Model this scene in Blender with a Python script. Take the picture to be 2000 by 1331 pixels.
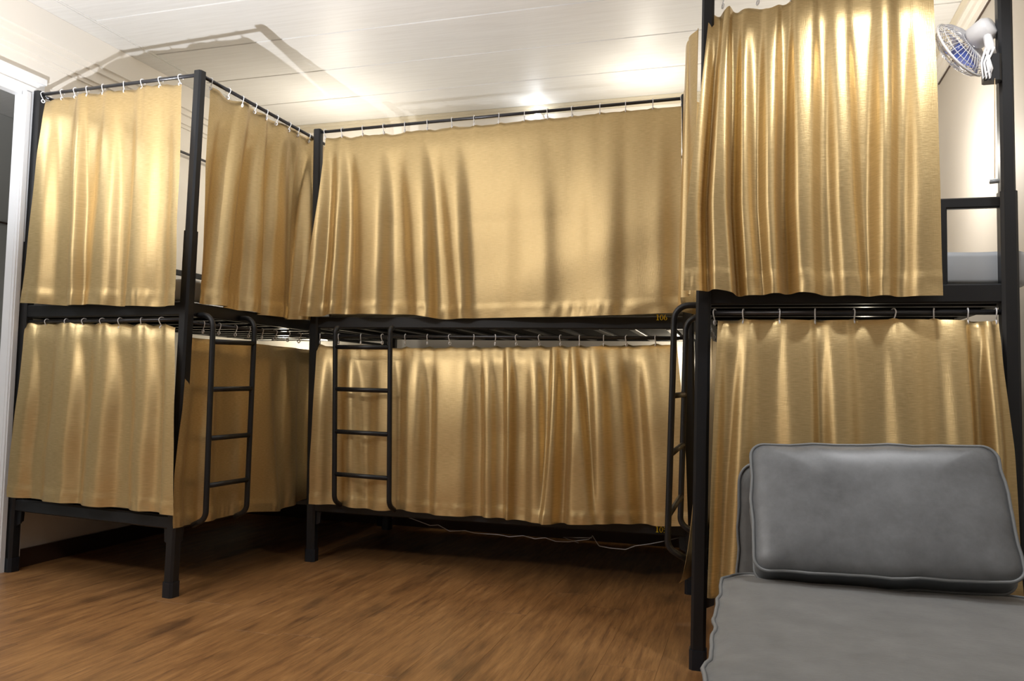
import bpy, bmesh, math, random
from math import sin, cos, pi, exp, radians
from mathutils import Vector as V, Matrix
random.seed(7)
S = bpy.context.scene
for o in list(bpy.data.objects): bpy.data.objects.remove(o)
C = S.collection

# ---------------------------------------------------------------- camera
FPX, YAW, PITCH, ROLL, CAMH = 1543.53, 0.29657, 0.05659, 0.02179, 0.9391
fw = V((-sin(YAW)*cos(PITCH), cos(YAW)*cos(PITCH), sin(PITCH)))
r0 = V((cos(YAW), sin(YAW), 0)); u0 = r0.cross(fw)
rt = r0*cos(ROLL)+u0*sin(ROLL); up = -r0*sin(ROLL)+u0*cos(ROLL)
O = V((0, 0, CAMH))
cd = bpy.data.cameras.new('camera'); cam = bpy.data.objects.new('camera', cd); C.objects.link(cam)
cd.sensor_width = 36; cd.lens = 36*FPX/2000; cd.clip_start = .02
m = Matrix((rt, up, -fw)).transposed().to_4x4(); m.translation = O; cam.matrix_world = m
S.camera = cam
# ---------------------------------------------------------------- world, lights, exposure
S.view_settings.view_transform = 'Standard'; S.view_settings.look = 'None'
S.view_settings.exposure = 0.02; S.view_settings.gamma = 1; S.view_settings.use_curve_mapping = False
w = bpy.data.worlds.new('world'); S.world = w; w.use_nodes = True
w.node_tree.nodes['Background'].inputs[0].default_value = (.8, .85, 1, 1)
w.node_tree.nodes['Background'].inputs[1].default_value = .25

def light(name, kind, loc, power, col=(1, 1, 1), size=.1, target=None, **k):
    l = bpy.data.lights.new(name, kind); l.energy = power; l.color = col
    if kind == 'AREA':
        l.shape = 'RECTANGLE'; l.size = size[0]; l.size_y = size[1]
    else: l.shadow_soft_size = size
    for a, b in k.items(): setattr(l, a, b)
    o = bpy.data.objects.new(name, l); C.objects.link(o); o.location = loc
    if target is not None: o.rotation_euler = (V(target)-V(loc)).to_track_quat('-Z', 'Y').to_euler()
    return o
# photographer's flash low on the left of the frame, pointed up at the ceiling
light('flash', 'SPOT', (-2.216, 1.528, 1.136), 235, (.95, .97, 1), .012, (-2.35, 1.70, 2.7), spot_size=radians(146), spot_blend=.55)
# added overhead fill, out of view, for the floor and lower curtains
light('room_fill', 'AREA', (-2.4, .1, 2.66), 42, (1, .96, .92), (1.0, .4), (-2.4, 0.3, 0))
light('ceiling_lamp', 'SPOT', (.50, 2.08, 2.66), 62, (.97, .98, 1), .07, (.50, 2.25, 0), spot_size=radians(120), spot_blend=.5)
# lamps inside the bunks
light('upper_bunk_light', 'POINT', (-.60, 4.45, 2.42), 7, (1, .93, .80), .03)
light('upper_bunk_light', 'POINT', (-1.34, 4.70, 2.62), .5, (.9, .95, 1), .03)
light('left_bunk_light', 'POINT', (-2.55, 4.40, 2.25), 14, (1, .92, .78), .03)
light('right_bunk_light', 'POINT', (.62, 3.9, 2.0), 20, (1, .95, .86), .04)
light('lower_bunk_light', 'POINT', (-3.0, 4.60, 1.14), 4, (1, .88, .66), .03)
light('lower_bunk_light', 'POINT', (-.42, 4.70, 1.10), 2.5, (1, .88, .68), .02)
light('right_lower_light', 'POINT', (.55, 4.4, 1.12), 2, (1, .88, .68), .02)
light('corridor_fill', 'AREA', (-4.1, 2.0, 2.6), 16, (.95, .98, 1), (.5, 1.0), (-4.1, 2.0, 0))  # added light, brightens the corridor seen through the doorway

# ---------------------------------------------------------------- picture <-> world
def ray(x, y): return rt*((x-1000)/FPX) - up*((y-665.5)/FPX) + fw
def pl(x, y, ax, v):
    d = ray(x, y); return O+d*((v-O[ax])/d[ax])
def plane(x, y, p0, n):
    d = ray(x, y); return O+d*((V(p0)-O).dot(n)/d.dot(n))
def pr(P):
    q = V(P)-O; z = q.dot(fw); return (1000+FPX*q.dot(rt)/z, 665.5-FPX*q.dot(up)/z)

# ---------------------------------------------------------------- materials
def mat(name, col, rough=.5, metal=0, **k):
    m = bpy.data.materials.new(name); m.use_nodes = True
    b = m.node_tree.nodes['Principled BSDF']
    b.inputs['Base Color'].default_value = (*col, 1); b.inputs['Roughness'].default_value = rough
    b.inputs['Metallic'].default_value = metal
    for a, v in k.items(): b.inputs[a.replace('_', ' ')].default_value = v
    return m
def nd(m, t, **k):
    n = m.node_tree.nodes.new(t)
    for a, v in k.items():
        if isinstance(v, tuple) and a == 'io':
            continue
        setattr(n, a, v)
    return n
def lk(m, a, b): m.node_tree.links.new(a, b)
def B(m): return m.node_tree.nodes['Principled BSDF']
def texco(m, kind, scale):
    if kind == 'Position': t = nd(m, 'ShaderNodeNewGeometry'); out = t.outputs['Position']
    else: t = nd(m, 'ShaderNodeTexCoord'); out = t.outputs[kind]
    mp = nd(m, 'ShaderNodeMapping'); mp.inputs['Scale'].default_value = scale
    lk(m, out, mp.inputs['Vector']); return mp.outputs[0], mp
def noise(m, vec, scale=5, detail=3, rough=.5):
    n = nd(m, 'ShaderNodeTexNoise'); n.inputs['Scale'].default_value = scale
    n.inputs['Detail'].default_value = detail; n.inputs['Roughness'].default_value = rough
    lk(m, vec, n.inputs['Vector']); return n.outputs['Fac']
def ramp(m, fac, stops):
    r = nd(m, 'ShaderNodeValToRGB'); e = r.color_ramp.elements
    while len(e) < len(stops): e.new(.5)
    for i, (p, c) in enumerate(stops): e[i].position = p; e[i].color = (*c, 1)
    lk(m, fac, r.inputs[0]); return r.outputs[0]
def bump(m, h, strength, dist):
    b = nd(m, 'ShaderNodeBump'); b.inputs['Strength'].default_value = strength; b.inputs['Distance'].default_value = dist
    lk(m, h, b.inputs['Height']); lk(m, b.outputs[0], B(m).inputs['Normal'])

def gold_cloth(name, c1, c2):
    M = mat(name, c1, .36, .72)
    v, _ = texco(M, 'UV', (28, 360, 1)); n1 = noise(M, v, 1, 2, .6)
    v2, _ = texco(M, 'UV', (220, 30, 1)); n2 = noise(M, v2, 1, 1)
    lk(M, ramp(M, n1, [(.3, c2), (.7, c1)]), B(M).inputs['Base Color'])
    mx = nd(M, 'ShaderNodeMath', operation='ADD'); lk(M, n1, mx.inputs[0]); lk(M, n2, mx.inputs[1])
    bump(M, mx.outputs[0], .25, .0010)
    rr = nd(M, 'ShaderNodeMapRange'); rr.inputs['To Min'].default_value = .32; rr.inputs['To Max'].default_value = .46
    lk(M, n1, rr.inputs['Value']); lk(M, rr.outputs[0], B(M).inputs['Roughness'])
    B(M).inputs['Coat Weight'].default_value = .25; B(M).inputs['Coat Roughness'].default_value = .38
    return M
M_gold = gold_cloth('gold_satin', (.71, .53, .26), (.57, .41, .185))
M_goldb = M_gold
M_black = mat('black_powder_coat', (.009, .010, .012), .42)
v, _ = texco(M_black, 'Position', (1, 1, 1)); bump(M_black, noise(M_black, v, 350, 2), .12, .001)
M_cap = mat('black_plastic', (.01, .014, .02), .35)
M_rod = mat('dark_steel_rod', (.06, .06, .065), .28, .6)
M_ring = mat('white_plastic', (.85, .85, .86), .3)
M_yel = mat('yellow_print', (.95, .72, .02), .5)
M_wall = mat('wall_paint', (.78, .74, .68), .55)
v, _ = texco(M_wall, 'Position', (1, 1, 1)); bump(M_wall, noise(M_wall, v, 60, 3), .05, .002)
M_ceil = mat('ceiling_pvc', (.74, .73, .715), .5)
v, _ = texco(M_ceil, 'Position', (1.2, 22, 1)); nn = noise(M_ceil, v, 3, 4, .6)
lk(M_ceil, ramp(M_ceil, nn, [(.3, (.69, .675, .65)), (.65, (.75, .74, .72))]), B(M_ceil).inputs['Base Color'])
bump(M_ceil, nn, .12, .002)
M_trim = mat('cream_trim', (.62, .56, .44), .4)
M_white = mat('white_gloss_trim', (.82, .83, .85), .3)
M_grey = mat('corridor_grey', (.45, .45, .43), .7)
M_base = mat('dark_skirting', (.05, .025, .015), .5)
M_sheet = mat('grey_satin_sheet', (.42, .44, .46), .38)
M_tube = mat('lit_tube', (1, .95, .85), .5); B(M_tube).inputs['Emission Color'].default_value = (1, .90, .68, 1); B(M_tube).inputs['Emission Strength'].default_value = 14
M_bulb = mat('lit_bulb', (1, 1, 1), .5); B(M_bulb).inputs['Emission Color'].default_value = (.92, .96, 1, 1); B(M_bulb).inputs['Emission Strength'].default_value = 30
M_wood = mat('pale_wood', (.62, .45, .25), .5)
M_deck = mat('black_deck_board', (.010, .010, .011), .8)
M_slat = mat('steel_slat', (.02, .02, .02), .32, .3)
M_cable = mat('grey_cable', (.45, .45, .47), .5)
# laminate
M_floor = mat('laminate', (.35, .18, .08), .38)
v, mp = texco(M_floor, 'Position', (30, 2.6, 1))
oi = nd(M_floor, 'ShaderNodeObjectInfo'); cx = nd(M_floor, 'ShaderNodeCombineXYZ')
ml = nd(M_floor, 'ShaderNodeMath', operation='MULTIPLY'); ml.inputs[1].default_value = 40
lk(M_floor, oi.outputs['Random'], ml.inputs[0]); lk(M_floor, ml.outputs[0], cx.inputs[0]); lk(M_floor, ml.outputs[0], cx.inputs[1])
lk(M_floor, cx.outputs[0], mp.inputs['Location'])
n1 = noise(M_floor, v, 1.3, 6, .65)
c1 = ramp(M_floor, n1, [(.25, (.11, .053, .025)), (.40, (.24, .115, .042)), (.58, (.35, .175, .062)), (.78, (.45, .25, .105))])
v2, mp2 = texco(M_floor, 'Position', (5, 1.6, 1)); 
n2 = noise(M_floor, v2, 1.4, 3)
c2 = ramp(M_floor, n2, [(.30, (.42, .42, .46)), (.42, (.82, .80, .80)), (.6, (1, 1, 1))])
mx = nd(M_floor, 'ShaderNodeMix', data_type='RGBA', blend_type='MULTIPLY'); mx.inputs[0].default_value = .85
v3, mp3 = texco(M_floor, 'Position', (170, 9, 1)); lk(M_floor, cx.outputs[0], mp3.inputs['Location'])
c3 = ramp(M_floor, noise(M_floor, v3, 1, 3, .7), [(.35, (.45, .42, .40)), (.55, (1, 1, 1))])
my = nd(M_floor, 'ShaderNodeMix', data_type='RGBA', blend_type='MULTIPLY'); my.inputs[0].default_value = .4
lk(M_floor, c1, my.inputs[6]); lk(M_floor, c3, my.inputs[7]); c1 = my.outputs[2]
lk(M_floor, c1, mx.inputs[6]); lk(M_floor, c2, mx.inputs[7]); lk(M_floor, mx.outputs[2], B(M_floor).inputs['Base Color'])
bump(M_floor, n1, .15, .001)
# sofa cloth
M_sofa = mat('grey_microsuede', (.13, .135, .135), .62)
v, _ = texco(M_sofa, 'Position', (1, 1, 1)); n1 = noise(M_sofa, v, 9, 5, .7)
lk(M_sofa, ramp(M_sofa, n1, [(.3, (.10, .105, .105)), (.7, (.165, .17, .17))]), B(M_sofa).inputs['Base Color'])
v2, _ = texco(M_sofa, 'Position', (60, 380, 200)); n2 = noise(M_sofa, v2, 1, 2)
bump(M_sofa, n2, .25, .001); B(M_sofa).inputs['Sheen Weight'].default_value = .5; B(M_sofa).inputs['Sheen Roughness'].default_value = .4
M_leather = mat('grey_leatherette', (.15, .16, .168), .34)
v, _ = texco(M_leather, 'Position', (1, 1, 1)); n1 = noise(M_leather, v, 7, 6, .7)
lk(M_leather, ramp(M_leather, n1, [(.3, (.105, .11, .115)), (.7, (.20, .21, .22))]), B(M_leather).inputs['Base Color'])
rr = nd(M_leather, 'ShaderNodeMapRange'); rr.inputs['To Min'].default_value = .30; rr.inputs['To Max'].default_value = .5
lk(M_leather, n1, rr.inputs['Value']); lk(M_leather, rr.outputs[0], B(M_leather).inputs['Roughness'])
M_pipe = mat('piping_cord', (.19, .20, .205), .45)
M_blue = mat('blue_fan_blade', (.10, .16, .55), .25, Alpha=.75)
M_knob = mat('grey_plastic', (.25, .27, .28), .4)

# ---------------------------------------------------------------- mesh helpers
class MB:
    def __init__(s): s.v = []; s.f = []; s.uv = None
    def box(s, a, b):
        i = len(s.v); (x0, y0, z0), (x1, y1, z1) = a, b
        s.v += [(x0, y0, z0), (x1, y0, z0), (x1, y1, z0), (x0, y1, z0), (x0, y0, z1), (x1, y0, z1), (x1, y1, z1), (x0, y1, z1)]
        s.f += [tuple(i+k for k in q) for q in ((0, 3, 2, 1), (4, 5, 6, 7), (0, 1, 5, 4), (1, 2, 6, 5), (2, 3, 7, 6), (3, 0, 4, 7))]
        return s
    def bar(s, p0, p1, w, h, side=None, ch=.18):
        """rectangular section w (along side) x h with chamfered corners from p0 to p1"""
        p0, p1 = V(p0), V(p1); d = (p1-p0).normalized()
        sd = V(side) if side is not None else (V((1, 0, 0)) if abs(d.x) < .9 else V((0, 1, 0)))
        sd = (sd-d*sd.dot(d)).normalized(); n = d.cross(sd)
        c = min(w, h)*ch; a, b = w/2, h/2
        sec = [(-a+c, -b), (a-c, -b), (a, -b+c), (a, b-c), (a-c, b), (-a+c, b), (-a, b-c), (-a, -b+c)]
        i = len(s.v)
        for p in (p0, p1): s.v += [tuple(p+sd*x+n*y) for x, y in sec]
        for k in range(8): s.f.append((i+k, i+(k+1) % 8, i+8+(k+1) % 8, i+8+k))
        s.f += [tuple(i+7-k for k in range(8)), tuple(i+8+k for k in range(8))]
        return s
    def tube(s, pts, r, n=8, closed=False):
        pts = [V(p) for p in pts]; N = len(pts); i = len(s.v)
        nrm = None
        for k, p in enumerate(pts):
            a = pts[(k-1) % N] if (closed or k > 0) else p; b = pts[(k+1) % N] if (closed or k < N-1) else p
            d = (b-a).normalized()
            if nrm is None: nrm = d.orthogonal().normalized()
            nrm = (nrm-d*nrm.dot(d)).normalized(); bn = d.cross(nrm)
            rr_ = r[k] if isinstance(r, (list, tuple)) else r
            s.v += [tuple(p+(nrm*cos(2*pi*j/n)+bn*sin(2*pi*j/n))*rr_) for j in range(n)]
        for k in range(N if closed else N-1):
            k2 = (k+1) % N
            for j in range(n):
                s.f.append((i+k*n+j, i+k*n+(j+1) % n, i+k2*n+(j+1) % n, i+k2*n+j))
        if not closed: s.f += [tuple(i+n-1-j for j in range(n)), tuple(i+(N-1)*n+j for j in range(n))]
        return s
    def ball(s, c, r, n=10, sc=(1, 1, 1)):
        i = len(s.v); m_ = n//2
        for a in range(m_+1):
            t = pi*a/m_
            for b in range(n):
                s.v.append((c[0]+r*sc[0]*sin(t)*cos(2*pi*b/n), c[1]+r*sc[1]*sin(t)*sin(2*pi*b/n), c[2]+r*sc[2]*cos(t)))
        for a in range(m_):
            for b in range(n): s.f.append((i+a*n+b, i+(a+1)*n+b, i+(a+1)*n+(b+1) % n, i+a*n+(b+1) % n))
        return s
    def grid(s, fn, nu, nv, uvs=None):
        i = len(s.v); s.uv = {}
        for a in range(nv+1):
            for b in range(nu+1):
                s.v.append(tuple(fn(b/nu, a/nv)))
                if uvs: s.uv[i+a*(nu+1)+b] = (b/nu*uvs[0], a/nv*uvs[1])
        for a in range(nv):
            for b in range(nu):
                q = i+a*(nu+1)+b; s.f.append((q, q+nu+1, q+nu+2, q+1))
        return s
    def build(s, name, material, parent=None, smooth=False, origin=None):
        me = bpy.data.meshes.new(name)
        org = V(origin) if origin is not None else V((0, 0, 0))
        me.from_pydata([tuple(V(v)-org) for v in s.v], [], s.f)
        if s.uv:
            ul = me.uv_layers.new(name='UVMap')
            for lp in me.loops: ul.data[lp.index].uv = s.uv.get(lp.vertex_index, (0, 0))
        me.materials.append(material)
        if smooth: me.polygons.foreach_set('use_smooth', [True]*len(me.polygons))
        me.update()
        o = bpy.data.objects.new(name, me); C.objects.link(o)
        if parent is not None:
            o.parent = parent; pw = V((0, 0, 0)); q = parent
            while q is not None: pw += q.location; q = q.parent
            o.location = org-pw
        else: o.location = org
        return o
def thing(name, label, cat, loc=(0, 0, 0), group=None):
    o = bpy.data.objects.new(name, None); C.objects.link(o); o.location = loc; o.empty_display_size = .05
    tag(o, label, cat, group); return o
def tag(o, label, cat, group=None):
    o['label'] = label; o['category'] = cat
    if group: o['group'] = group
    return o
def st(o): o['kind'] = 'structure'; return o
def fixn(o):
    bm = bmesh.new(); bm.from_mesh(o.data); bmesh.ops.recalc_face_normals(bm, faces=bm.faces); bm.to_mesh(o.data); bm.free(); return o

# ---------------------------------------------------------------- the room
XL, XR, YF, YB, ZC = -3.42, .98, -2.0, 4.84, 2.74
fl = st(MB().box((XL-1.6, YF-.1, -.12), (XR+.1, YB+.1, -.012)).build('floor', M_base))
pm = {}
random.seed(3)
x = XL; col = 0
PW = .195
while x < XR-.001:
    x1 = min(x+PW, XR); y = YF - random.uniform(0, 1.1)
    while y < YB:
        a, b = max(y, YF), min(y+1.22, YB)
        if b-a > .03:
            key = (round(x1-x, 4), round(b-a, 4))
            if key not in pm:
                W_, L_ = key; g = .0002; t = .0005
                mb = MB(); mb.v = [(g, g, -.012), (W_-g, g, -.012), (W_-g, L_-g, -.012), (g, L_-g, -.012), (g, g, -t), (W_-g, g, -t), (W_-g, L_-g, -t), (g, L_-g, -t), (g+t, g+t, 0), (W_-g-t, g+t, 0), (W_-g-t, L_-g-t, 0), (g+t, L_-g-t, 0)]
                mb.f = [(8, 9, 10, 11), (4, 5, 9, 8), (5, 6, 10, 9), (6, 7, 11, 10), (7, 4, 8, 11), (0, 1, 5, 4), (1, 2, 6, 5), (2, 3, 7, 6), (3, 0, 4, 7)]
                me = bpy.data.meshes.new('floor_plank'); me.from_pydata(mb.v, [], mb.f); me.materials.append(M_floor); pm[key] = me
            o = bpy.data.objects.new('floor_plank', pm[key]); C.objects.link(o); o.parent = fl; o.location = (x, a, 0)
        y += 1.22
    x = x1; col += 1
st(MB().box((XL-1.6, YF, -.012), (XL-.02, YB, 0)).build('floor_corridor', M_grey))
ce = st(MB().box((XL-1.7, YF-.1, ZC+.012), (XR+.1, YB+.1, ZC+.1)).build('ceiling', M_ceil))
# boards run along X; seams at y = 3.54, 3.965, 4.39
XD = -3.21
ys = [3.54+.425*k for k in range(-13, 4)]
ys = [max(YF, q) for q in ys]; ys[-1] = YB
for a, b in zip(ys[:-1], ys[1:]):
    if b-a < .02: continue
    g = .0015; t = .004
    mb = MB(); z1, z0 = ZC+.012, ZC
    x0, x1 = XD+.012, XR
    mb.v = [(x0, a+g, z1), (x1, a+g, z1), (x1, b-g, z1), (x0, b-g, z1), (x0, a+g+t, z0), (x1, a+g+t, z0), (x1, b-g-t, z0), (x0, b-g-t, z0)]
    mb.f = [(4, 7, 6, 5), (0, 4, 5, 1), (1, 5, 6, 2), (2, 6, 7, 3), (3, 7, 4, 0)]
    mb.build('ceiling_board', M_ceil, ce)
for a, b in ((XD-.205, XD-.014),):
    MB().box((a, YF, ZC), (b, YB, ZC+.012)).build('ceiling_board', M_ceil, ce)
j = MB(); j.box((XD-.014, YF, ZC-.004), (XD-.003, YB, ZC+.01)); j.box((XD+.003, YF, ZC-.004), (XD+.014, YB, ZC+.01)); j.box((XD-.004, YF, ZC), (XD+.004, YB, ZC+.01))
j.build('joint_strip', M_ceil, ce)
# walls (left wall has the doorway)
DY0, DY1, DZ = 1.95, 2.925, 2.335
lw = MB(); lw.box((XL-.035, DY1, 0), (XL, YB, ZC+.01)); lw.box((XL-.035, YF, 0), (XL, DY0, ZC+.01)); lw.box((XL-.035, DY0, DZ), (XL, DY1, ZC+.01))
st(lw.build('wall_left', M_wall))
st(MB().box((XL-1.7, YB, 0), (XR+.1, YB+.1, ZC+.01)).build('wall_back', M_wall))
M_wallr = mat('shaded_wall_paint', (.50, .46, .41), .6)  # wall paint darkened, the shade on this side is in the colour
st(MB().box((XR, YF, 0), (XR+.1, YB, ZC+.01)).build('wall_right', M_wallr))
M_dim = mat('darkened_wall_paint', (.12, .11, .10), .6)  # unseen wall, colour darkened so less light bounces back
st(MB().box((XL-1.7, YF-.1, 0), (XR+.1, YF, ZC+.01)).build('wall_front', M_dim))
cw = st(MB().box((XL-1.7, YF, 0), (XL-1.6, YB, ZC+.01)).build('wall_corridor', M_grey))
MB().box((XL-1.6, YF, 1.99), (XL-1.585, YB, 2.0)).build('rail_line', M_base, cw)
dl = st(MB().box((XL-1.6, 3.4, 0), (XL-1.56, 3.845, 1.68)).build('door_1', M_white))
# door lining and casings
dc = st(MB().box((XL-.04, DY1-.012, 0), (XL+.004, DY1, DZ)).box((XL-.04, DY0, 0), (XL+.004, DY0+.03, DZ)).box((XL-.04, DY0, DZ-.03), (XL+.004, DY1, DZ)).build('trim_1', M_white))
def casing(y0, y1, z0, z1):
    b = MB()
    if y1-y0 < z1-z0:
        w_ = y1-y0; b.box((XL, y0, z0), (XL+.018, y1, z1)); b.box((XL+.018, y0+.006, z0), (XL+.026, y0+.03, z1)); b.box((XL+.018, y1-.032, z0), (XL+.030, y1-.004, z1))
    else:
        b.box((XL, y0, z0), (XL+.018, y1, z1)); b.box((XL+.018, y0, z0+.006), (XL+.026, y1, z0+.03)); b.box((XL+.018, y0, z1-.03), (XL+.032, y1, z1))
    return b
casing(DY1-.010, DY1+.10, 0, DZ-.012).build('casing', M_white, dc)
casing(DY0-.10, DY0+.010, 0, DZ-.012).build('casing', M_white, dc)
casing(DY0-.10, DY1+.10, DZ-.012, DZ+.08).build('casing', M_white, dc)
# cornices: stepped profile
def cornice_back():
    b = MB()
    for d, z0, z1 in ((.012, 2.690, 2.705), (.026, 2.705, 2.722), (.040, 2.722, 2.739)): b.box((XL, YB-d, z0), (XR, YB, z1))
    return b
st(cornice_back().build('trim_2', M_trim))
b = MB()
for d, z0, z1 in ((.014, 2.50, 2.52), (.03, 2.52, 2.57), (.05, 2.57, 2.60), (.07, 2.60, 2.739)): b.box((XL, YF, z0), (XL+d, YB-.06, z1))
st(b.build('trim_3', M_wall))
b = MB()
for d, z0, z1 in ((.012, 2.66, 2.69), (.03, 2.69, 2.715), (.05, 2.715, 2.739)): b.box((XR-d, YF, z0), (XR, YB-.06, z1))
t4 = st(b.build('trim_4', M_wall))
MB().box((XR-.075, YF, 2.73), (XR-.05, YB-.06, 2.739)).build('gilt_strip', M_trim, t4)
MB().box((XR-.006, YF, 2.652), (XR, YB-.06, 2.66)).build('seam_strip', M_base, t4)  # dark seam line under the cornice
st(MB().box((XL, DY1+.10, 0), (XL+.014, YB, .088)).build('baseboard_left', M_base))
st(MB().box((XL+.014, YB-.014, 0), (XR, YB, .088)).build('baseboard_back', M_base))
st(MB().box((XR-.014, YF, 0), (XR, YB-.014, .088)).build('baseboard_right', M_base))

# ---------------------------------------------------------------- bunks
class Bed: pass
def make_bed(label, FLf, FLt, FRf, FRt, depth, ddir, zs, extra, slat_axis):
    """front-left / front-right feet and tops, rear posts at depth*ddir; zs heights"""
    b = Bed(); dd = V(ddir).normalized()*depth; b.dd = V(ddir).normalized()
    fl_, ft_, gl, gt = V(FLf), V(FLt), V(FRf), V(FRt)
    b.post = {'FL': (fl_, ft_), 'FR': (gl, gt), 'BL': (fl_+dd, fl_+dd+V((0, 0, ft_.z))), 'BR': (gl+dd, gl+dd+V((0, 0, gt.z)))}
    b.ax = (gl-fl_).normalized()
    b.root = thing('bunk_bed', label, 'bunk bed', tuple((fl_+gl+dd)/2*1.0) and tuple((fl_+gl+dd)*.5), 'black steel bunk beds')
    def at(k, z):
        p, q = b.post[k]; return p+(q-p)*(z/q.z)
    b.at = at
    R_ = b.root
    for k in b.post:
        p, q = b.post[k]
        MB().bar(p+V((0, 0, .03)), at(k, 1.585), .050, .050, b.ax).build('post', M_black, R_, origin=p)
        MB().bar(at(k, 1.585), q, .042, .042, b.ax).build('post_extension', M_black, R_, origin=at(k, 1.585))
        MB().bar(p, p+V((0, 0, .065)), .058, .058, b.ax).build('foot_cap', M_cap, R_, origin=p)
    zu, zl = zs['up'], zs['low']
    for (a, c), sd in ((('FL', 'FR'), b.dd), (('BL', 'BR'), b.dd), (('FL', 'BL'), b.ax), (('FR', 'BR'), b.ax)):
        for z, nm, hh in ((zu, 'upper_rail', .062), (zl, 'lower_rail', .055)):
            MB().bar(at(a, z), at(c, z), .030, hh, sd).build(nm, M_black, R_)
            # fix orientation: bar's w is along side
    for a, s1, s2 in (('FL', 1, 1), ('FR', -1, 1), ('BL', 1, -1), ('BR', -1, -1)):
        g = MB(); p = at(a, zl-.01)
        for dv in (b.ax*s1, b.dd*s2):
            q = [p+dv*.02, p+dv*.055, p+dv*.05+V((0, 0, -.075)), p+dv*.02+V((0, 0, -.09))]
            n = dv.cross(V((0, 0, 1)))*.004
            i = len(g.v); g.v += [tuple(x_+n) for x_ in q]+[tuple(x_-n) for x_ in q]
            g.f += [(i, i+1, i+2, i+3), (i+7, i+6, i+5, i+4), (i, i+4, i+5, i+1), (i+1, i+5, i+6, i+2), (i+2, i+6, i+7, i+3), (i+3, i+7, i+4, i)]
        g.build('gusset_plate', M_black, R_)
    # slats + deck boards
    for z in (zu, zl):
        long_is_depth = slat_axis == 'ax'
        L = depth if long_is_depth else (gl-fl_).length
        n = 11
        for i in range(n):
            t = (i+.5)/n
            if long_is_depth: p0, p1, sd = at('FL', z)+dd*t, at('FR', z)+dd*t, b.dd
            else: p0, p1, sd = at('FL', z).lerp(at('FR', z), t), at('BL', z).lerp(at('BR', z), t), b.ax
            k = (p1-p0).normalized()*.016
            dz = V((0, 0, -.026 if z == zu else -.016))
            MB().bar(p0+k+dz, p1-k+dz, .035, .014, sd).build('slat', M_slat, R_)
        q = [at('FL', z), at('FR', z), at('BR', z), at('BL', z)]
        c_ = sum(q, V())*.25
        mb = MB(); qi = [c_+(p-c_)*.97 for p in q]
        mb.v = [tuple(p+V((0, 0, -.018))) for p in qi]+[tuple(p+V((0, 0, .0))) for p in qi]
        mb.f = [(3, 2, 1, 0), (4, 5, 6, 7), (0, 1, 5, 4), (1, 2, 6, 5), (2, 3, 7, 6), (3, 0, 4, 7)]
        mb.build('deck_board', M_deck, R_)
    # guard rails of the upper bunk
    for spec in extra: spec(b)
    return b
def rod(b, a, c, z, r=.0085, off=V((0, 0, 0)), name='curtain_rod'):
    p0, p1 = (b.at(k, b.post[k][1].z-.014 if z is None else z)+off for k in (a, c))
    MB().tube([p0, p1], r, 8).build(name, M_rod, b.root, True)
    return p0, p1
def guard(b, a, c, z, up_t=(), zb=None):
    sd = b.dd if (a[0] == c[0]) else b.ax
    p0, p1 = b.at(a, z), b.at(c, z)
    MB().bar(p0, p1, .024, .034, sd).build('guard_rail', M_black, b.root)
    for t in up_t:
        p = p0.lerp(p1, t); q = b.at(a, zb).lerp(b.at(c, zb), t)
        MB().bar(q, p, .024, .024, sd).build('guard_upright', M_black, b.root)

def foot(x, y): return pl(x, y, 2, 0)
# bed A (left)
A2f = foot(333, 1166); A1f = foot(21, 1116)
nA = V((A2f-A1f).normalized()).cross(V((0, 0, 1)))          # outward (towards camera)
if nA.y > 0: nA = -nA
ddA = V((.035, 1, 0))
A1t, A2t = plane(78, 180, A1f, nA), plane(391, 140, A1f, nA)
A = make_bed('black steel bunk bed on the left with its narrow end toward the viewer', A1f, A1t, A2f, A2t, 1.90, ddA, dict(up=1.245, low=.315), [], 'ax')
# bed B (back)
B1f, B2f = foot(608, 1096), foot(1350, 1160)
nB = V((B2f-B1f).normalized()).cross(V((0, 0, 1)))
if nB.y > 0: nB = -nB
B1t, B2t = plane(622, 254, B1f, nB), plane(1340, 186, B1f, nB)
Bd = make_bed('black steel bunk bed along the back wall, its long side facing the viewer', B1f, B1t, B2f, B2t, .97, -nB, dict(up=1.25, low=.285), [], 'dd')
# bed C (right)
C1f = foot(1363, 1306); C2f = V((.775, C1f.y+.03, 0))
nC = V((C2f-C1f).normalized()).cross(V((0, 0, 1)))
if nC.y > 0: nC = -nC
C1t = plane(1384, -22, C1f, nC); C2t = V((.765, C2f.y, C1t.z))
ddC = V((-.015, 1, 0))
Cb = make_bed('black steel bunk bed on the right behind the grey sofa', C1f, C1t, C2f, C2t, 1.93, ddC, dict(up=1.262, low=.30), [], 'ax')
print('A', A1f, A2f, A1t, A2t); print('B', B1f, B2f, B1t, B2t); print('C', C1f, C1t)

RODS = {}
zA = A1t.z-.014
RODS['A_up'] = rod(A, 'FL', 'FR', None); RODS['A_side_up'] = rod(A, 'FR', 'BR', A2t.z-.014); rod(A, 'FL', 'BL', None); rod(A, 'BL', 'BR', None)
RODS['A_low'] = rod(A, 'FL', 'FR', 1.195); RODS['A_side_low'] = rod(A, 'FR', 'BR', 1.185)
RODS['B_up'] = rod(Bd, 'FL', 'FR', None); rod(Bd, 'BL', 'BR', None)
RODS['B_low'] = rod(Bd, 'FL', 'FR', 1.178)
RODS['C_up'] = rod(Cb, 'FL', 'FR', C1t.z-.035); RODS['C_side_up'] = rod(Cb, 'FL', 'BL', C1t.z-.035)
RODS['C_low'] = rod(Cb, 'FL', 'FR', 1.203); RODS['C_side_low'] = rod(Cb, 'FL', 'BL', 1.19)
guard(A, 'FL', 'BL', 1.58, (.45,), 1.25); guard(A, 'BL', 'BR', 1.58, (.5,), 1.25)
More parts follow.
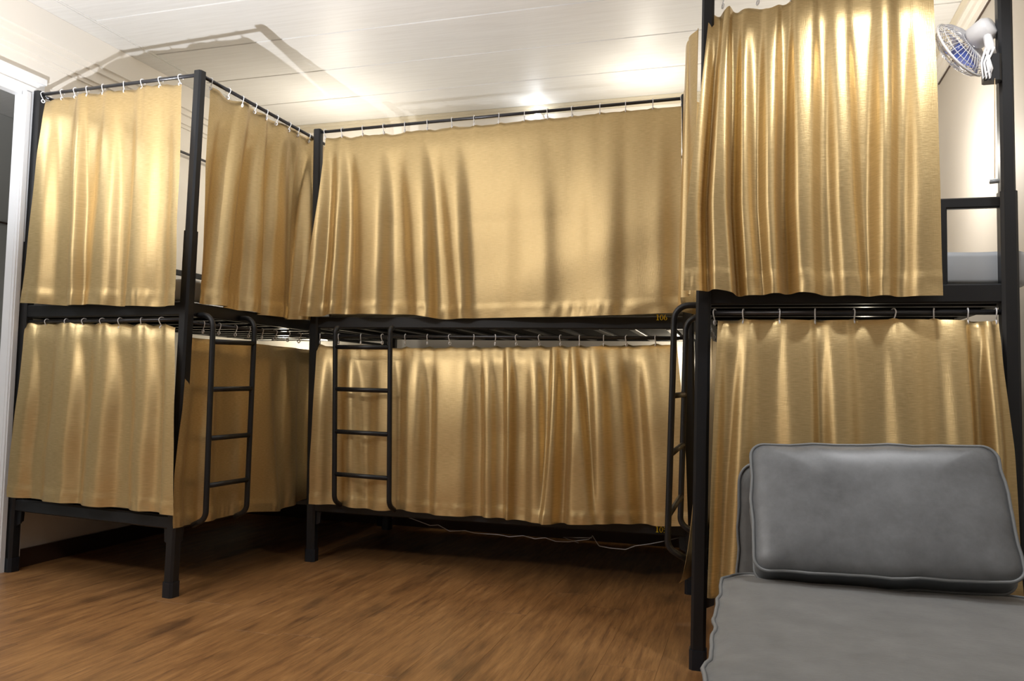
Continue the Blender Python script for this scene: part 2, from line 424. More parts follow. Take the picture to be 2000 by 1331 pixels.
guard(Bd, 'BL', 'BR', 1.56, (.33, .66), 1.25)
tC = .80
guard(Cb, 'FL', 'FR', 1.553, (tC,), 1.262); guard(Cb, 'BL', 'BR', 1.553, (.5,), 1.262)

# painted numbers on the rails
def digit(mb, ch, p, ax, h, n):
    """serif stencil digits drawn as flat raised strips"""
    w_ = h*.62; zz = V((0, 0, 1))
    def quad(pts):
        i = len(mb.v); mb.v += [tuple(p+ax*a+zz*b_+n*.0012) for a, b_ in pts]; mb.f.append(tuple(range(i, i+len(pts))))
    if ch == '1':
        quad([(w_*.36, 0), (w_*.66, 0), (w_*.66, h), (w_*.36, h)]); quad([(w_*.15, 0), (w_*.87, 0), (w_*.87, h*.09), (w_*.15, h*.09)])
        quad([(w_*.15, h*.88), (w_*.4, h*.88), (w_*.4, h), (w_*.15, h*.97)])
    def ring(cx_, cz, ax_, az, t0=0, t1=2*pi, k=.52):
        N = 20
        for i in range(N):
            a, b_ = t0+(t1-t0)*i/N, t0+(t1-t0)*(i+1)/N
            q = []
            for t, e in ((a, 1), (b_, 1), (b_, 0), (a, 0)):
                q.append((cx_+cos(t)*ax_*(1 if e else k), cz+sin(t)*az*(1 if e else .84)))
            quad(q)
    if ch == '0': ring(w_*.5, h*.5, w_*.48, h*.5)
    if ch == '6': ring(w_*.5, h*.31, w_*.46, h*.31); ring(w_*.62, h*.5, w_*.58, h*.5, pi*.45, pi*1.25)
    if ch == '5':
        ring(w_*.42, h*.30, w_*.46, h*.31, -pi*.8, pi*.75); quad([(w_*.12, h*.45), (w_*.2, h*.45), (w_*.2, h), (w_*.12, h)]); quad([(w_*.12, h*.86), (w_*.85, h*.86), (w_*.85, h), (w_*.12, h)])
    if ch == '4':
        quad([(w_*.5, 0), (w_*.76, 0), (w_*.76, h), (w_*.5, h)]); quad([(0, h*.25), (w_*.95, h*.25), (w_*.95, h*.34), (0, h*.34)]); quad([(0, h*.30), (w_*.1, h*.30), (w_*.62, h), (w_*.5, h)])
def number(bed, txt, px, py, h, p0, n, ax, gap=.15):
    p = plane(px, py, p0, n); mb = MB()
    for i, ch in enumerate(txt): digit(mb, ch, p+ax*(i*h*(.62+gap*.35)), ax, h, n)
    o = mb.build('bed_number', M_yel, bed.root); o['label'] = 'yellow painted number '+txt; return o
axB = (B2f-B1f).normalized()
number(Bd, '106', 1281, 626, .027, B1f+nB*.0165, nB, axB)
number(Bd, '105', 1280, 1040, .027, B1f+nB*.0165, nB, axB)
nAs = V((1, -.035, 0)).normalized()
number(A, '104', 402, 611, .025, A2f+nAs*.0165, nAs, ddA.normalized())

# ---------------------------------------------------------------- curtains
ring_me = None
def ring_mesh():
    global ring_me
    if ring_me: return ring_me
    mb = MB()
    r = .0125
    pts = [V((r*cos(t), 0, r*sin(t))) for t in [radians(215-i*22) for i in range(11)]]
    pts += [V((.0085, 0, -.012)), V((.001, 0, -.024))]
    mb.tube(pts, .0022, 6)
    mb.tube([V((.0075*cos(t), 0, -.034+.0075*sin(t))) for t in [2*pi*i/10 for i in range(10)]], .0028, 6, True)
    me = bpy.data.meshes.new('curtain_ring'); me.from_pydata([tuple(v) for v in mb.v], [], mb.f); me.materials.append(M_ring)
    me.polygons.foreach_set('use_smooth', [True]*len(me.polygons)); ring_me = me; return me
def add_rings(cur, R0, R1, pxs, jit=.5, flip=0):
    d = (R1-R0).normalized()
    for i, px in enumerate(pxs):
        # point of the rod seen at picture column px
        lo, hi = -.1, 1.1
        s0 = pr(R0.lerp(R1, 0))[0] < pr(R0.lerp(R1, 1))[0]
        for _ in range(40):
            md = (lo+hi)/2; x_ = pr(R0.lerp(R1, md))[0]
            if (x_ < px) == s0: lo = md
            else: hi = md
        P = R0.lerp(R1, (lo+hi)/2)
        o = bpy.data.objects.new('curtain_ring', ring_mesh()); C.objects.link(o); o.parent = cur; o.location = P-cur.location
        random.seed(int(px)); n = d.cross(V((0, 0, 1)))
        ang = math.atan2(n.y, n.x)+random.uniform(-jit, jit)+flip
        o.rotation_euler = (0, 0, ang); sc = 1.0; o.scale = (sc, sc, sc)

def poly_at(poly, t):
    """point of a pixel polyline at parameter t (by x or chord length)"""
    L = [0]
    for a, b_ in zip(poly[:-1], poly[1:]): L.append(L[-1]+math.dist(a, b_))
    s = t*L[-1]
    for i in range(len(poly)-1):
        if s <= L[i+1] or i == len(poly)-2:
            k = (s-L[i])/(L[i+1]-L[i]); k = min(max(k, 0), 1)
            return (poly[i][0]+(poly[i+1][0]-poly[i][0])*k, poly[i][1]+(poly[i+1][1]-poly[i][1])*k)
def smooth_poly(poly, n=40):
    pts = [poly_at(poly, i/n) for i in range(n+1)]
    for _ in range(3): pts = [pts[0]]+[((a[0]+2*b_[0]+c[0])/4, (a[1]+2*b_[1]+c[1])/4) for a, b_, c in zip(pts[:-2], pts[1:-1], pts[2:])]+[pts[-1]]
    return pts
def curtain(label, cat_group, p0, n, top, bot, left, right, folds, size, hang=.055, fine=.002, nu=200, nv=70, pins=(), seed=1, mat_=None, off0=.004, amp=1.0):
    top, bot, left, right = (smooth_poly(q, 60) for q in (top, bot, left, right))
    n = V(n).normalized(); xl, xr = top[0][0], top[-1][0]; bl, br = bot[0][0], bot[-1][0]
    fs = [((a-xl)/(xr-xl), (b_-bl)/(br-bl), w_/(xr-xl), s) for a, b_, w_, s in folds]
    rnd = random.Random(seed); ph = [rnd.uniform(0, 6.28) for _ in range(8)]
    sagk = (xr-xl)*.32
    def depth(u, v):
        h = 0; e0 = e1 = 0
        env = min(1, .45+v*1.1)
        for ut, ub, w_, s in fs:
            c = ut+(ub-ut)*(v**1.15)
            f = lambda t: .5*(1+math.tanh((t-c)/w_*1.6))
            h += s*f(u); e0 += s*f(0); e1 += s*f(1)
        h -= e0+(e1-e0)*u
        h *= env*amp*1.9
        h += fine*(.4+.6*v)*(sin(u*size[0]*21+ph[0]+v*1.5)+.6*sin(u*size[0]*43+ph[1]-v*2.2)*(.4+v))*.5
        # small pleats at the rings
        k = exp(-v*9)
        for q in pins: h -= .010*k*exp(-((u-q)/.016)**2)
        # wrinkle near the hem
        h += .0016*(sin(u*size[0]*70+ph[2]+6*sin(u*17))+sin(u*size[0]*31+ph[5]))*exp(-((v-.965)/.03)**2)
        h += .004*sin(u*13+v*9+ph[3])*sin(v*7+ph[4])*v
        if v > .93: h += .0022
        return h
    pu = [(q-xl)/(xr-xl) for q in pins]; pins = pu
    hm = {q: min(depth(i/120, q) for i in range(121)) for q in (.3, .6, .9)}; hmn = min(hm.values())
    def fn(u, v):
        T, Bt, L, R_ = poly_at(top, u), poly_at(bot, u), poly_at(left, v), poly_at(right, v)
        TL, TR, BL_, BR_ = top[0], top[-1], bot[0], bot[-1]
        x_ = (1-v)*T[0]+v*Bt[0]+(1-u)*L[0]+u*R_[0]-((1-u)*(1-v)*TL[0]+u*(1-v)*TR[0]+(1-u)*v*BL_[0]+u*v*BR_[0])
        y_ = (1-v)*T[1]+v*Bt[1]+(1-u)*L[1]+u*R_[1]-((1-u)*(1-v)*TL[1]+u*(1-v)*TR[1]+(1-u)*v*BL_[1]+u*v*BR_[1])
        if pins:                                                 # sag between the rings
            g = [q for q in pins]; near = min(abs(u-q) for q in g)
            y_ += min(near*sagk, 8 if xr-xl < 300 else 3.5)*(1-v)**10
        off = off0+(hang-.02-hmn*.85)*(1-exp(-4.5*v))/(1-exp(-4.5))
        P = plane(x_, y_, p0+n*off, n); d = depth(u, v)
        lo = .026*(1-exp(-(v/.06)**2)); e = off+d-lo                 # keep the cloth in front of the rails
        if lo > 0: e = .010*math.log(1+exp(min(60, e/.010)))
        return P+n*(lo+e-off)
    mb = MB().grid(fn, nu, nv, size)
    org = fn(.5, 0)
    o = mb.build('curtain', mat_ or M_gold, None, True, origin=org)
    tag(o, label, 'curtain', cat_group); return o

G = 'gold satin bunk curtains'
A0 = A1f; B0 = B1f; C0 = C1f
# A front upper
r1 = [85, 122, 148, 171, 202, 243, 279, 314, 353]
c = curtain('short gold curtain on the upper bunk end at far left, strongly lit', G, A0, nA,
    [(90, 191), (122, 185), (150, 182), (171, 179), (202, 174), (243, 169), (279, 165), (314, 160), (356, 157)],
    [(40, 592), (90, 594), (141, 598), (148, 593), (230, 597), (290, 598), (342, 597)],
    [(90, 191), (72, 300), (56, 450), (40, 592)], [(356, 157), (352, 300), (345, 450), (342, 597)],
    [(112, 78, 14, -.030), (147, 125, 12, .035), (168, 146, 5, -.030), (200, 160, 12, .018), (232, 205, 12, -.034), (262, 232, 14, .034), (306, 285, 16, -.02), (335, 318, 14, .02)],
    (.95, .98), pins=r1[1:-1], seed=2, hang=.05)
add_rings(c, *RODS['A_up'], r1)
# A front lower
r2 = [52, 92, 130, 165, 200, 235, 277, 316]
c = curtain('short gold curtain on the lower bunk end at far left', G, A0, nA,
    [(50, 627), (165, 628), (240, 629), (343, 632)],
    [(14, 971), (60, 978), (115, 982), (185, 992), (250, 998), (338, 1008)],
    [(50, 627), (36, 760), (20, 880), (14, 971)], [(343, 632), (341, 760), (338, 900), (338, 1008)],
    [(75, 38, 12, -.026), (108, 75, 12, .02), (156, 132, 12, -.03), (182, 150, 12, .02), (226, 196, 15, -.034), (258, 240, 12, .022), (300, 276, 13, -.022), (318, 305, 8, .02)],
    (.95, .86), pins=r2, seed=3, hang=.05)
add_rings(c, *RODS['A_low'], r2)
# A side upper (long side of the left bunk)
sA = A2f
r3 = [412, 446, 474, 498, 521, 540, 564, 582, 604]
c = curtain('gold curtain on the upper long side of the left bunk', G, sA, nAs,
    [(409, 168), (432, 178), (452, 196), (478, 200), (494, 206), (515, 224), (540, 238), (562, 248), (582, 254), (600, 264), (640, 290), (690, 330)],
    [(390, 592), (460, 603), (515, 617), (560, 622), (600, 627), (625, 630)],
    [(409, 168), (401, 330), (398, 480), (390, 592)], [(690, 330), (668, 430), (645, 540), (625, 630)],
    [(434, 392, 12, -.035), (462, 415, 10, .045), (486, 440, 10, -.06), (508, 478, 8, .05), (520, 503, 5, -.04), (541, 512, 8, .04), (560, 548, 10, -.03), (581, 566, 6, -.05), (600, 580, 8, .08), (625, 600, 10, -.04)],
    (1.9, 1.0), hang=.035, nu=260, seed=4, mat_=M_goldb, amp=.66)
add_rings(c, *RODS['A_side_up'], r3)
# A side lower
r4 = [368, 397, 428, 460, 486, 512, 537, 562, 584]
c = curtain('gold curtain behind the ladder on the lower long side of the left bunk', G, sA, nAs,
    [(366, 659), (430, 665), (500, 672), (560, 678), (610, 684), (650, 690)],
    [(338, 1033), (380, 1025), (400, 1019), (440, 1012), (478, 1000), (546, 999), (580, 985), (620, 968)],
    [(366, 659), (356, 800), (340, 930), (338, 1033)], [(650, 690), (640, 800), (630, 900), (620, 968)],
    [(382, 360, 10, -.03), (405, 395, 12, .04), (425, 420, 12, -.04), (470, 455, 14, .04), (530, 546, 10, -.06), (558, 562, 12, .05), (582, 580, 8, -.06), (605, 600, 10, .05)],
    (1.9, .85), hang=.035, nu=220, seed=5, mat_=M_goldb, amp=.42)
add_rings(c, *RODS['A_side_low'], r4)
# B upper
r5 = [636, 669, 709, 750, 791, 835, 883, 926, 974, 1024, 1070, 1118, 1172, 1222, 1275, 1332]
c = curtain('wide gold curtain on the upper long side of the back bunk', G, B0, nB,
    [(637, 266), (750, 258), (835, 248), (926, 238), (1024, 230), (1118, 222), (1222, 213), (1331, 204)],
    [(583, 617), (618, 621), (634, 612), (680, 612), (735, 614), (780, 611), (830, 618), (850, 623), (940, 619), (1100, 618), (1200, 616), (1325, 611)],
    [(637, 266), (622, 380), (603, 500), (583, 617)], [(1331, 204), (1331, 350), (1329, 500), (1325, 611)],
    [(642, 612, 12, -.03), (655, 632, 10, .02), (674, 655, 12, -.034), (690, 690, 12, .022), (752, 745, 16, -.036), (780, 800, 16, .02), (832, 842, 14, -.040), (850, 880, 18, .022), (898, 910, 16, -.028), (1000, 990, 26, .008), (1068, 1072, 22, -.009), (1140, 1140, 22, .007), (1208, 1206, 20, -.008), (1300, 1300, 22, -.008)],
    (1.95, 1.0), pins=r5[1:-1], nu=300, seed=6)
add_rings(c, *RODS['B_up'], r5)
# B lower
r6 = [625, 662, 705, 747, 792, 835, 879, 925, 967, 1009, 1054, 1095, 1132, 1179, 1224, 1281]
c = curtain('wide gold curtain on the lower long side of the back bunk', G, B0, nB,
    [(619, 672), (700, 676), (760, 677), (900, 676), (1000, 675), (1150, 674), (1200, 672), (1322, 670)],
    [(603, 985), (655, 989), (668, 989), (720, 998), (765, 1000), (778, 993), (830, 1008), (900, 1011), (960, 1014), (1060, 1024), (1190, 1024), (1290, 1030), (1344, 1028)],
    [(619, 672), (612, 780), (605, 900), (603, 985)], [(1322, 670), (1332, 780), (1340, 900), (1344, 1028)],
    [(643, 628, 12, -.026), (668, 672, 12, .018), (694, 700, 12, -.026), (732, 720, 14, .02), (770, 762, 10, -.018), (788, 785, 12, .018), (826, 818, 14, -.034), (846, 838, 12, .02), (918, 910, 14, -.036), (938, 938, 8, .028), (960, 960, 9, -.02), (984, 985, 7, .03), (1000, 995, 8, -.03), (1030, 1030, 14, .02), (1052, 1060, 10, -.022), (1076, 1058, 6, .034), (1092, 1085, 9, -.034), (1112, 1105, 8, .03), (1128, 1160, 8, -.028), (1150, 1160, 10, .02), (1176, 1192, 12, -.02), (1214, 1240, 14, -.03), (1244, 1268, 14, .03)],
    (1.95, .85), pins=r6, nu=360, seed=7)
add_rings(c, *RODS['B_low'], r6)
# C front upper
r7 = [1390, 1412, 1480, 1545, 1605, 1665, 1725, 1780, 1818]
c = curtain('large gold curtain on the upper bunk end at right, topmost and nearest', G, C0, nC,
    [(1386, 24), (1412, 32), (1424, 8), (1436, 22), (1478, 10), (1500, 22), (1540, -2), (1600, -10), (1700, -16), (1822, -20)],
    [(1335, 568), (1375, 568), (1392, 566), (1420, 570), (1445, 578), (1500, 574), (1560, 571), (1620, 577), (1700, 578), (1841, 578)],
    [(1386, 24), (1366, 200), (1342, 400), (1335, 568)], [(1822, -20), (1832, 200), (1837, 400), (1841, 578)],
    [(1396, 1376, 12, -.030), (1410, 1388, 6, .045), (1434, 1436, 6, -.05), (1450, 1452, 8, .034), (1470, 1485, 14, -.02), (1495, 1500, 10, .03), (1532, 1530, 12, -.045), (1552, 1553, 10, .045), (1602, 1600, 14, -.028), (1625, 1640, 14, .020), (1664, 1690, 14, -.022), (1712, 1710, 14, .034), (1748, 1745, 14, -.03), (1778, 1780, 18, .018)],
    (1.15, 1.0), nu=300, nv=90, seed=8, hang=.05)
add_rings(c, *RODS['C_up'], r7)
# C front lower
r8 = [1396, 1452, 1522, 1592, 1668, 1745, 1824, 1890, 1945]
c = curtain('gold curtain on the lower bunk end at right behind the grey sofa', G, C0, nC,
    [(1402, 624), (1470, 621), (1540, 621), (1592, 623), (1700, 621), (1820, 621), (1950, 626)],
    [(1381, 1168), (1398, 1173), (1412, 1177), (1450, 1160), (1480, 1172), (1600, 1168), (1700, 1172), (1850, 1178), (2000, 1185)],
    [(1402, 624), (1396, 760), (1388, 960), (1381, 1168)], [(1950, 626), (1960, 720), (1982, 880), (2000, 1185)],
    [(1418, 1396, 12, -.028), (1446, 1416, 12, .030), (1475, 1450, 16, -.018), (1525, 1540, 18, .014), (1592, 1592, 8, -.022), (1612, 1625, 14, .02), (1665, 1672, 18, -.018), (1732, 1740, 20, .014), (1800, 1800, 20, -.012), (1845, 1850, 20, .012), (1892, 1900, 10, -.045), (1916, 1930, 10, .04), (1938, 1960, 8, -.02)],
    (1.1, .98), pins=r8, nu=280, nv=80, seed=9, hang=.05)
add_rings(c, *RODS['C_low'], r8)
# curtains on the long left side of the right bunk, seen almost edge-on
cx0 = C1f.x; cy0 = C1f.y
def side_surface(path, z0, z1, amp_, seed_, tip=None):
    def fn(u, v):
        s = u*(len(path)-1); i = min(int(s), len(path)-2); k = s-i; k = k*k*(3-2*k)
        a, b_ = V(path[i]), V(path[i+1]); p = a.lerp(b_, k)
        zz0, zz1 = z0, z1
        x_ = p.x-amp_*v*(.5+.5*sin(u*31+seed_))+.005*sin(u*50+v*3)
        P = V((x_, p.y, zz0+(zz1-zz0)*v))
        if tip:
            e = exp(-(u/.11)**2)*max(0, (v-.30)/.70)**1.4
            P = P.lerp(V(tip), min(1, e)*.97)
        return P
    return fn
pathU = [(cx0-.028, cy0+.14), (cx0-.075, cy0+.24), (cx0-.10, cy0+.55), (cx0-.13, cy0+.80), (cx0-.07, cy0+.93), (cx0-.04, cy0+1.35), (cx0-.04, cy0+1.85)]
mb = MB().grid(side_surface(pathU, C1t.z-.075, 1.285, .02, 1), 160, 40, (1.7, .95))
c = mb.build('curtain', M_goldb, None, True, origin=(cx0, cy0+.9, C1t.z-.075))
tag(c, 'gold curtain seen edge-on on the upper left side of the right bunk', 'curtain', G)
R0, R1 = RODS['C_side_up']
def rings_t(cur, R0, R1, ts):
    for i, t in enumerate(ts):
        o = bpy.data.objects.new('curtain_ring', ring_mesh()); C.objects.link(o); o.parent = cur; o.location = R0.lerp(R1, t)-cur.location; o.rotation_euler = (0, 0, pi+random.uniform(-.4, .4))
rings_t(c, R0, R1, [.08+.12*i for i in range(8)])
pathL = [(cx0-.005, cy0+.04), (cx0+.0, cy0+.2), (cx0+.012, cy0+.5), (cx0+.02, cy0+.85), (cx0-.0, cy0+1.2), (cx0-.02, cy0+1.85)]
tip = pl(1324, 1141, 1, cy0+.08)
mb = MB().grid(side_surface(pathL, 1.145, .30, .004, 2, tip), 200, 70, (1.8, .85))
c = mb.build('curtain', M_goldb, None, True, origin=(cx0, cy0+.9, 1.145))
tag(c, 'gold curtain on the lower left side of the right bunk, corner hanging toward floor', 'curtain', G)
rings_t(c, *RODS['C_side_low'], [.02, .03, .045]+[.1+.12*i for i in range(7)])

# ---------------------------------------------------------------- ladders
def arc(c, a, b_, r, t0, t1, n=7):
    return [c+a*(r*cos(t0+(t1-t0)*i/n))+b_*(r*sin(t0+(t1-t0)*i/n)) for i in range(n+1)]
def ladder(label, top0, top1, bot0, bot1, n, hook, rungs, tipback=.05, r=.0125, R_=.055):
    """two rails (top/bottom points), n = direction out of the bunk, hook length back to the bed rail"""
    base = (bot0+bot1)*.5; root = thing('ladder', label, 'ladder', tuple(base), 'black tube ladders hooked on the bunks')
    zz = V((0, 0, 1))
    for t, bt in ((top0, bot0), (top1, bot1)):
        d = (t-bt).normalized()
        c1 = t-n*R_
        pts = [t-n*(R_+hook)+zz*R_, t-n*(R_+hook*.5)+zz*R_] + arc(c1, n, zz, R_, pi/2, 0)
        c2 = bt-n*.05
        pts += arc(c2, n, -zz, .05, 0, radians(62))
        pts.append(pts[-1]-n*tipback*.8-zz*.02)
        MB().tube(pts, r, 10).build('rail', M_black, root, True)
    for k in rungs:
        MB().tube([top0.lerp(bot0, k), top1.lerp(bot1, k)], r*.92, 10).build('rung', M_black, root, True)
    return root
offA = .115
pA = A2f+nAs*offA
t0, t1 = plane(416, 640, pA, nAs), plane(497, 645, pA, nAs); b0, b1 = plane(402, 1000, pA, nAs), plane(482, 985, pA, nAs)
ladder('black tube ladder on the left bunk', t0, t1, b0, b1, nAs, .03, [(668-640)/360, (762-640)/360, (858-640)/360, (950-640)/360])
pB = B1f+nB*.135
t0, t1 = plane(655, 650, pB, nB), plane(762, 650, pB, nB); b0, b1 = plane(653, 965, pB, nB), plane(760, 975, pB, nB)
ladder('black tube ladder at the left end of the back bunk', t0, t1, b0, b1, nB, .004, [(679-650)/320, (763-650)/320, (847-650)/320, (931-650)/320], R_=.025)
nl = V((-1, 0, 0))
def colpt(px, y, yy): return pl(px, yy, 1, y)
t0, t1 = pl(1317, 625, 1, cy0+.24), pl(1340, 645, 1, cy0+.54)
b0, b1 = pl(1304, 1055, 1, cy0+.24), pl(1329, 1010, 1, cy0+.54)
ladder('black tube ladder seen edge-on on the right bunk', t0, t1, b0, b1, nl, .06, [(775-625)/430, (890-625)/430, (1008-625)/430])

# ---------------------------------------------------------------- soft slabs (cushions, mattresses)
def slab(org, ex, ey, ez, w, d, h, rc, puff, wav=0, seed=1, name='cushion', material=None, parent=None, puffb=0, bow=0, nseg=9, rings_=14):
    """rounded rectangle w x d in plane (ex,ey), thickness h along ez; org = centre of the bottom face"""
    ex, ey, ez = V(ex).normalized(), V(ey).normalized(), V(ez).normalized(); rnd = random.Random(seed)
    ph = [rnd.uniform(0, 6.28) for _ in range(6)]
    out = []
    hw, hd = w/2, d/2
    for cx_, cy_, a0 in ((hw-rc, hd-rc, 0), (-hw+rc, hd-rc, pi/2), (-hw+rc, -hd+rc, pi), (hw-rc, -hd+rc, 1.5*pi)):
        for i in range(nseg): a = a0+pi/2*i/(nseg-1); out.append((cx_+rc*cos(a), cy_+rc*sin(a)))
    dense = []
    for i in range(len(out)):
        a, b_ = out[i], out[(i+1) % len(out)]; k = max(1, int(math.dist(a, b_)/.03))
        for j_ in range(k): dense.append((a[0]+(b_[0]-a[0])*j_/k, a[1]+(b_[1]-a[1])*j_/k))
    N = len(dense); acc = 0; per = []
    for i in range(N): per.append(acc); acc += math.dist(dense[i], dense[(i+1) % N])
    wob = [wav*(sin(s*38+ph[0])+.6*sin(s*61+ph[1])+.8*sin(s*13+ph[2])) for s in per]
    wz = [wav*.7*(sin(s*29+ph[3])+.7*sin(s*17+ph[4])) for s in per]
    cen = V(org); mb = MB()
    def P(x_, y_, z_): return tuple(cen+ex*x_+ey*y_+ez*z_)
    rows = []
    def face(zb, sgn, pf):
        for k in range(rings_, -1, -1):
            s = k/rings_
            row = []
            for i, (x_, y_) in enumerate(dense):
                L = math.hypot(x_, y_); q = 1+wob[i]/L*s
                xx, yy = x_*s*q, y_*s*q
                edge = (1-s)
                rr_ = min(1, edge*rings_/2.2)
                hh = pf*(1-(xx/hw)**2)**.5 if abs(xx) < hw else 0
                dome = pf*max(0, (1-s**4))**.6
                row.append(P(xx, yy, zb+sgn*(dome)+wz[i]*s**6+bow*(xx/hw)**2))
            rows.append(row)
    # bottom centre -> bottom edge -> top edge -> top centre
    bt = len(rows); face(0, -1, puffb); bottom = rows[bt:][::-1]
    rows = []; 
    tp = []
    face(h, 1, puff); tp = rows
    mid = [[P(x_*1.004*(1+wob[i]/math.hypot(x_, y_)), y_*1.004*(1+wob[i]/math.hypot(x_, y_)), h*t+wz[i]*t+bow*(x_/hw)**2) for i, (x_, y_) in enumerate(dense)] for t in (.15, .5, .85)]
    allr = bottom+mid+tp
    i0 = 0
    for row in allr: mb.v += row
    for k in range(len(allr)-1):
        for i in range(N):
            mb.f.append((k*N+i, k*N+(i+1) % N, (k+1)*N+(i+1) % N, (k+1)*N+i))
    o = mb.build(name, material or M_sofa, parent, True, origin=tuple(cen)); fixn(o)
    edge_top = [V(P(x_*(1+wob[i]/math.hypot(x_, y_))*1.008, y_*(1+wob[i]/math.hypot(x_, y_))*1.008, h+wz[i]+bow*(x_/hw)**2)) for i, (x_, y_) in enumerate(dense)]
    edge_bot = [V(P(x_*(1+wob[i]/math.hypot(x_, y_))*1.008, y_*(1+wob[i]/math.hypot(x_, y_))*1.008, bow*(x_/hw)**2)) for i, (x_, y_) in enumerate(dense)]
    return o, edge_top, edge_bot
def piping(edge, parent, r=.0045, lab=None):
    o = MB().tube(edge, r, 6, True).build('piping', M_pipe, parent, True)
    return o

# sofa
sx0, sx1 = -.075, .70
so = thing('sofa', 'grey chaise sofa seat standing in front of the right bunk', 'sofa', (.31, 1.4, 0))
MB().bar((.31, .62, .17), (.31, 2.42, .17), sx1-sx0-.05, .20, (1, 0, 0), .1).build('base', M_sofa, so)
for lx in (sx0+.10, sx1-.10):
    for ly in (.72, 2.34): MB().bar((lx, ly, 0), (lx, ly, .08), .05, .05).build('leg', M_cap, so)
seat, et, eb = slab(((sx0+sx1)/2, 1.46, .265), (1, .0, 0), (0, 1, 0), (0, 0, 1), sx1-sx0, 1.72, .165, .09, .022, .0035, 5, 'seat_cushion', M_sofa, so)
piping(et, seat); piping(eb, seat)
bk, et, eb = slab((.285, 2.565, .455), (1, 0, 0), (0, 0, 1), (0, -1, 0), .645, .53, .10, .06, .015, .002, 8, 'backrest', M_sofa, so)
piping(et, bk)
# loose back cushion
TL, TR, BL_, BR_ = pl(1478, 868, 1, 2.36), pl(1955, 876, 1, 2.36), pl(1464, 1114, 1, 2.17), pl(1992, 1138, 1, 2.17)
exC = ((TR-TL)+(BR_-BL_)).normalized(); eyC = ((TL-BL_)+(TR-BR_)); eyC = (eyC-exC*eyC.dot(exC)).normalized(); ezC = exC.cross(eyC).normalized()
cenf = (TL+TR+BL_+BR_)*.25; wd = ((TR-TL).length+(BR_-BL_).length)/2; hg = ((TL-BL_).length+(TR-BR_).length)/2
print('cushion', wd, hg, ezC, cenf)
TH = .085
cu, et, eb = slab(cenf-ezC*TH, exC, eyC, ezC, wd, hg, TH, .036, .030, .0018, 12, 'cushion', M_leather, None, .02)
tag(cu, 'rectangular grey piped back cushion leaning on the sofa back', 'cushion')
piping(et, cu); piping(eb, cu)

# mattresses
def mattress(bed, z, h, label, grow=0.0, tone=None, shift=(0, 0)):
    q = [bed.at(k, z) for k in ('FL', 'FR', 'BR', 'BL')]; c_ = sum(q, V())*.25
    ex = (q[1]-q[0]).normalized(); ey = bed.dd; w_ = (q[1]-q[0]).length-.06+grow; d_ = (q[3]-q[0]).length-.06
    o, et_, eb_ = slab(c_+V((shift[0], shift[1], 0)), ex, ey, (0, 0, 1), w_, d_, h, .06, .012, .0012, int(z*100), 'mattress', M_sheet)
    tag(o, label, 'mattress', 'mattresses on the bunks'); return o
mattress(Cb, 1.296, .105, 'thin grey-sheeted mattress on the upper deck of the right bunk', .10, None, (.05, 0))
mattress(Bd, 1.284, .10, 'grey mattress on the upper deck of the back bunk behind its curtain')
mattress(A, 1.279, .10, 'grey mattress on the upper deck of the left bunk behind its curtains')
mattress(Cb, .33, .10, 'grey mattress on the lower deck of the right bunk')
mattress(Bd, .315, .10, 'grey mattress on the lower deck of the back bunk')
mattress(A, .345, .10, 'grey mattress on the lower deck of the left bunk')

# ---------------------------------------------------------------- fan clipped to the right bunk's post
FC = pl(1876, 98, 1, cy0+.10)                                        # cage centre
FM = pl(1912, 84, 1, cy0+.03)                                        # motor
fan = thing('clip_fan', 'small white and blue caged fan on the post of the right bunk', 'fan', tuple(FM))
axf = V((-.62, .55, -.38)).normalized()                              # where the fan blows
e1 = axf.orthogonal().normalized(); e2 = axf.cross(e1)
RF = .108
def circ(c_, r, n=32): return [c_+e1*(r*cos(2*pi*i/n))+e2*(r*sin(2*pi*i/n)) for i in range(n)]
mb = MB()
mb.tube(circ(FC, RF), .0045, 8, True)
mb.build('cage_rim', M_ring, fan, True)
for sg, nm in ((-1, 'rear_guard'), (1, 'front_guard')):
    mb = MB()
    for r_, h_ in ((.035, .038), (.07, .030), (.095, .015)): mb.tube(circ(FC+axf*(sg*h_), r_), .0014, 5, True)
    for i in range(40):
        a = 2*pi*i/40; d = e1*cos(a)+e2*sin(a)
        mb.tube([FC+d*.02+axf*(sg*.040), FC+d*.06+axf*(sg*.036), FC+d*.092+axf*(sg*.020), FC+d*RF], .0012, 4)
    o = mb.build(nm, M_ring, fan, True)
MB().tube([FC-axf*.012, FC+axf*.02], .022, 14).build('blade_hub', M_blue, fan, True)
for i in range(3):
    a0 = 2*pi*i/3; mb = MB()
    def fnb(u, v, a0=a0):
        a = a0+(u-.5)*(.9+.5*v); r_ = .018+.078*v
        return FC+(e1*cos(a)+e2*sin(a))*r_+axf*((u-.5)*.03)
    mb.grid(fnb, 8, 6); o = mb.build('blade', M_blue, fan, True)
MB().tube([FC-axf*.040, FC-axf*.05, FC-axf*.10, FC-axf*.115], [.030, .040, .040, .028], 18).build('motor_housing', M_ring, fan, True)
pc = Cb.at('FR', 2.0)
clipz = pl(1935, 140, 1, cy0).z
cp = V((pc.x-.045, cy0+.0, clipz))
MB().bar(cp+V((0, 0, -.035)), cp+V((0, 0, .05)), .05, .042).build('clip', M_black, fan)
MB().tube([cp+V((0, 0, .05)), cp+V((-.004, 0, .085)), FC-axf*.09], [.016, .014, .012], 10).build('neck', M_ring, fan, True)
mb = MB()
for k in range(3):
    mb.tube([cp+V((-.02+.012*k, -.02, .07)), cp+V((-.035+.008*k, -.028, .02)), cp+V((-.03+.01*k, -.022, -.03)), cp+V((-.012+.004*k, -.025, .0)), cp+V((-.02, -.03, .055))], .0035, 6)
mb.build('power_cable', M_ring, fan, True)
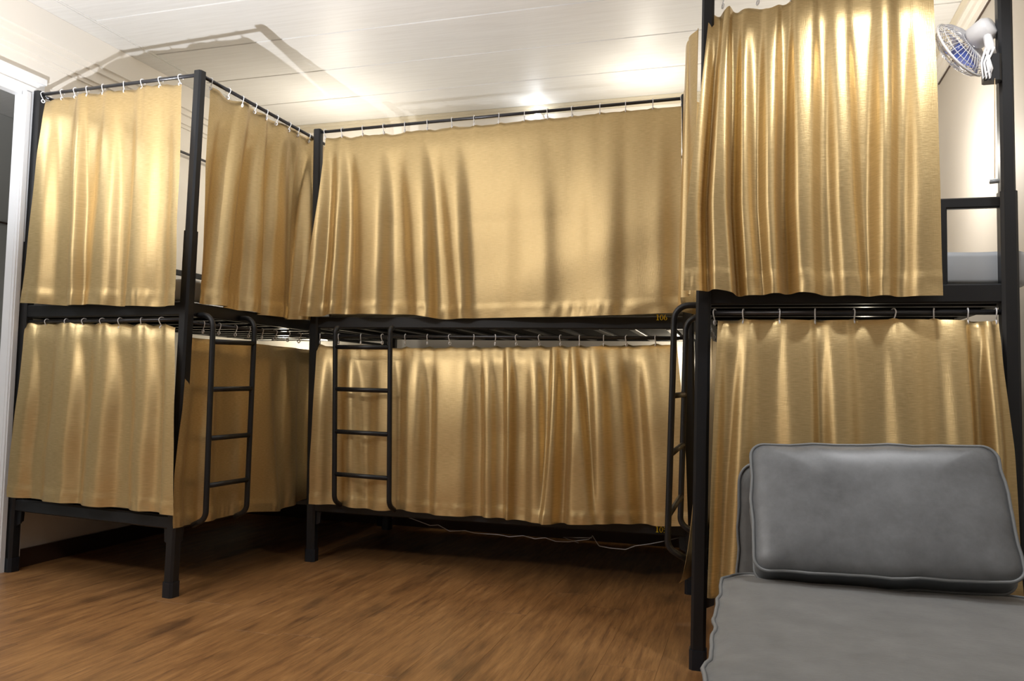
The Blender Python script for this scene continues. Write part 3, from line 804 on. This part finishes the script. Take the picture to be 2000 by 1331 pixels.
ck = pl(1943, 355, 1, cy0-.02)
MB().tube([cp+V((.004, -.02, -.03)), ck+V((0, 0, .01))], .0013, 5).build('pull_cord', M_wood, fan)
MB().tube([ck+V((-.014, 0, 0)), ck+V((.012, 0, .002))], .007, 8).build('cord_knob', M_knob, fan, True)

# ---------------------------------------------------------------- lamps
def wall_bulb(P, label, r=.022):
    t = thing('wall_lamp', label, 'lamp', tuple(P), 'small lamps in the bunks')
    MB().tube([V((P.x, YB, P.z)), V((P.x, P.y+.02, P.z))], [.03, .022], 12).build('lamp_base', M_ring, t, True)
    MB().ball(P, r, 12).build('bulb', M_bulb, t, True)
wall_bulb(pl(1050, 226, 1, 4.78), 'small lit bulb above the curtain of the back bunk')
wall_bulb(pl(1336, 292, 1, 4.78), 'small lit bulb at the right end of the upper back bunk', .012)
wall_bulb(pl(1335, 648, 1, 4.70), 'small lit bulb at the right end of the lower back bunk', .02)
p0, p1 = pl(505, 655, 1, 4.72), pl(640, 662, 1, 4.72)
t = thing('tube_lamp', 'lit fluorescent tube under the upper deck of the left bunk', 'lamp', tuple((p0+p1)/2))
MB().tube([p0, p1], .014, 12).build('tube', M_tube, t, True)
MB().box((p0.x-.03, 4.76, min(p0.z, p1.z)-.01), (p1.x+.03, YB, max(p0.z, p1.z)+.03)).build('batten', M_white, t)

# ---------------------------------------------------------------- loose cable under the back bunk
def zc(px, py): return pl(px, py, 1, B1f.y+.12)
pts = [zc(*q) for q in ((745, 1000), (800, 1012), (840, 1027), (856, 1026), (878, 1038), (908, 1037), (928, 1042), (975, 1045), (995, 1049), (1022, 1047), (1045, 1053), (1065, 1051), (1085, 1058), (1110, 1059), (1150, 1054), (1157, 1047), (1170, 1067), (1190, 1071), (1222, 1074), (1240, 1067), (1270, 1063), (1290, 1059), (1330, 1050))]
cb = MB().tube(pts, .0022, 6); cb.tube([zc(*q) for q in ((1130, 1061), (1100, 1050), (1128, 1051), (1156, 1051))], .002, 6)
tag(cb.build('cable', M_cable, None, True), 'thin grey cable drooping under the back bunk', 'cable')
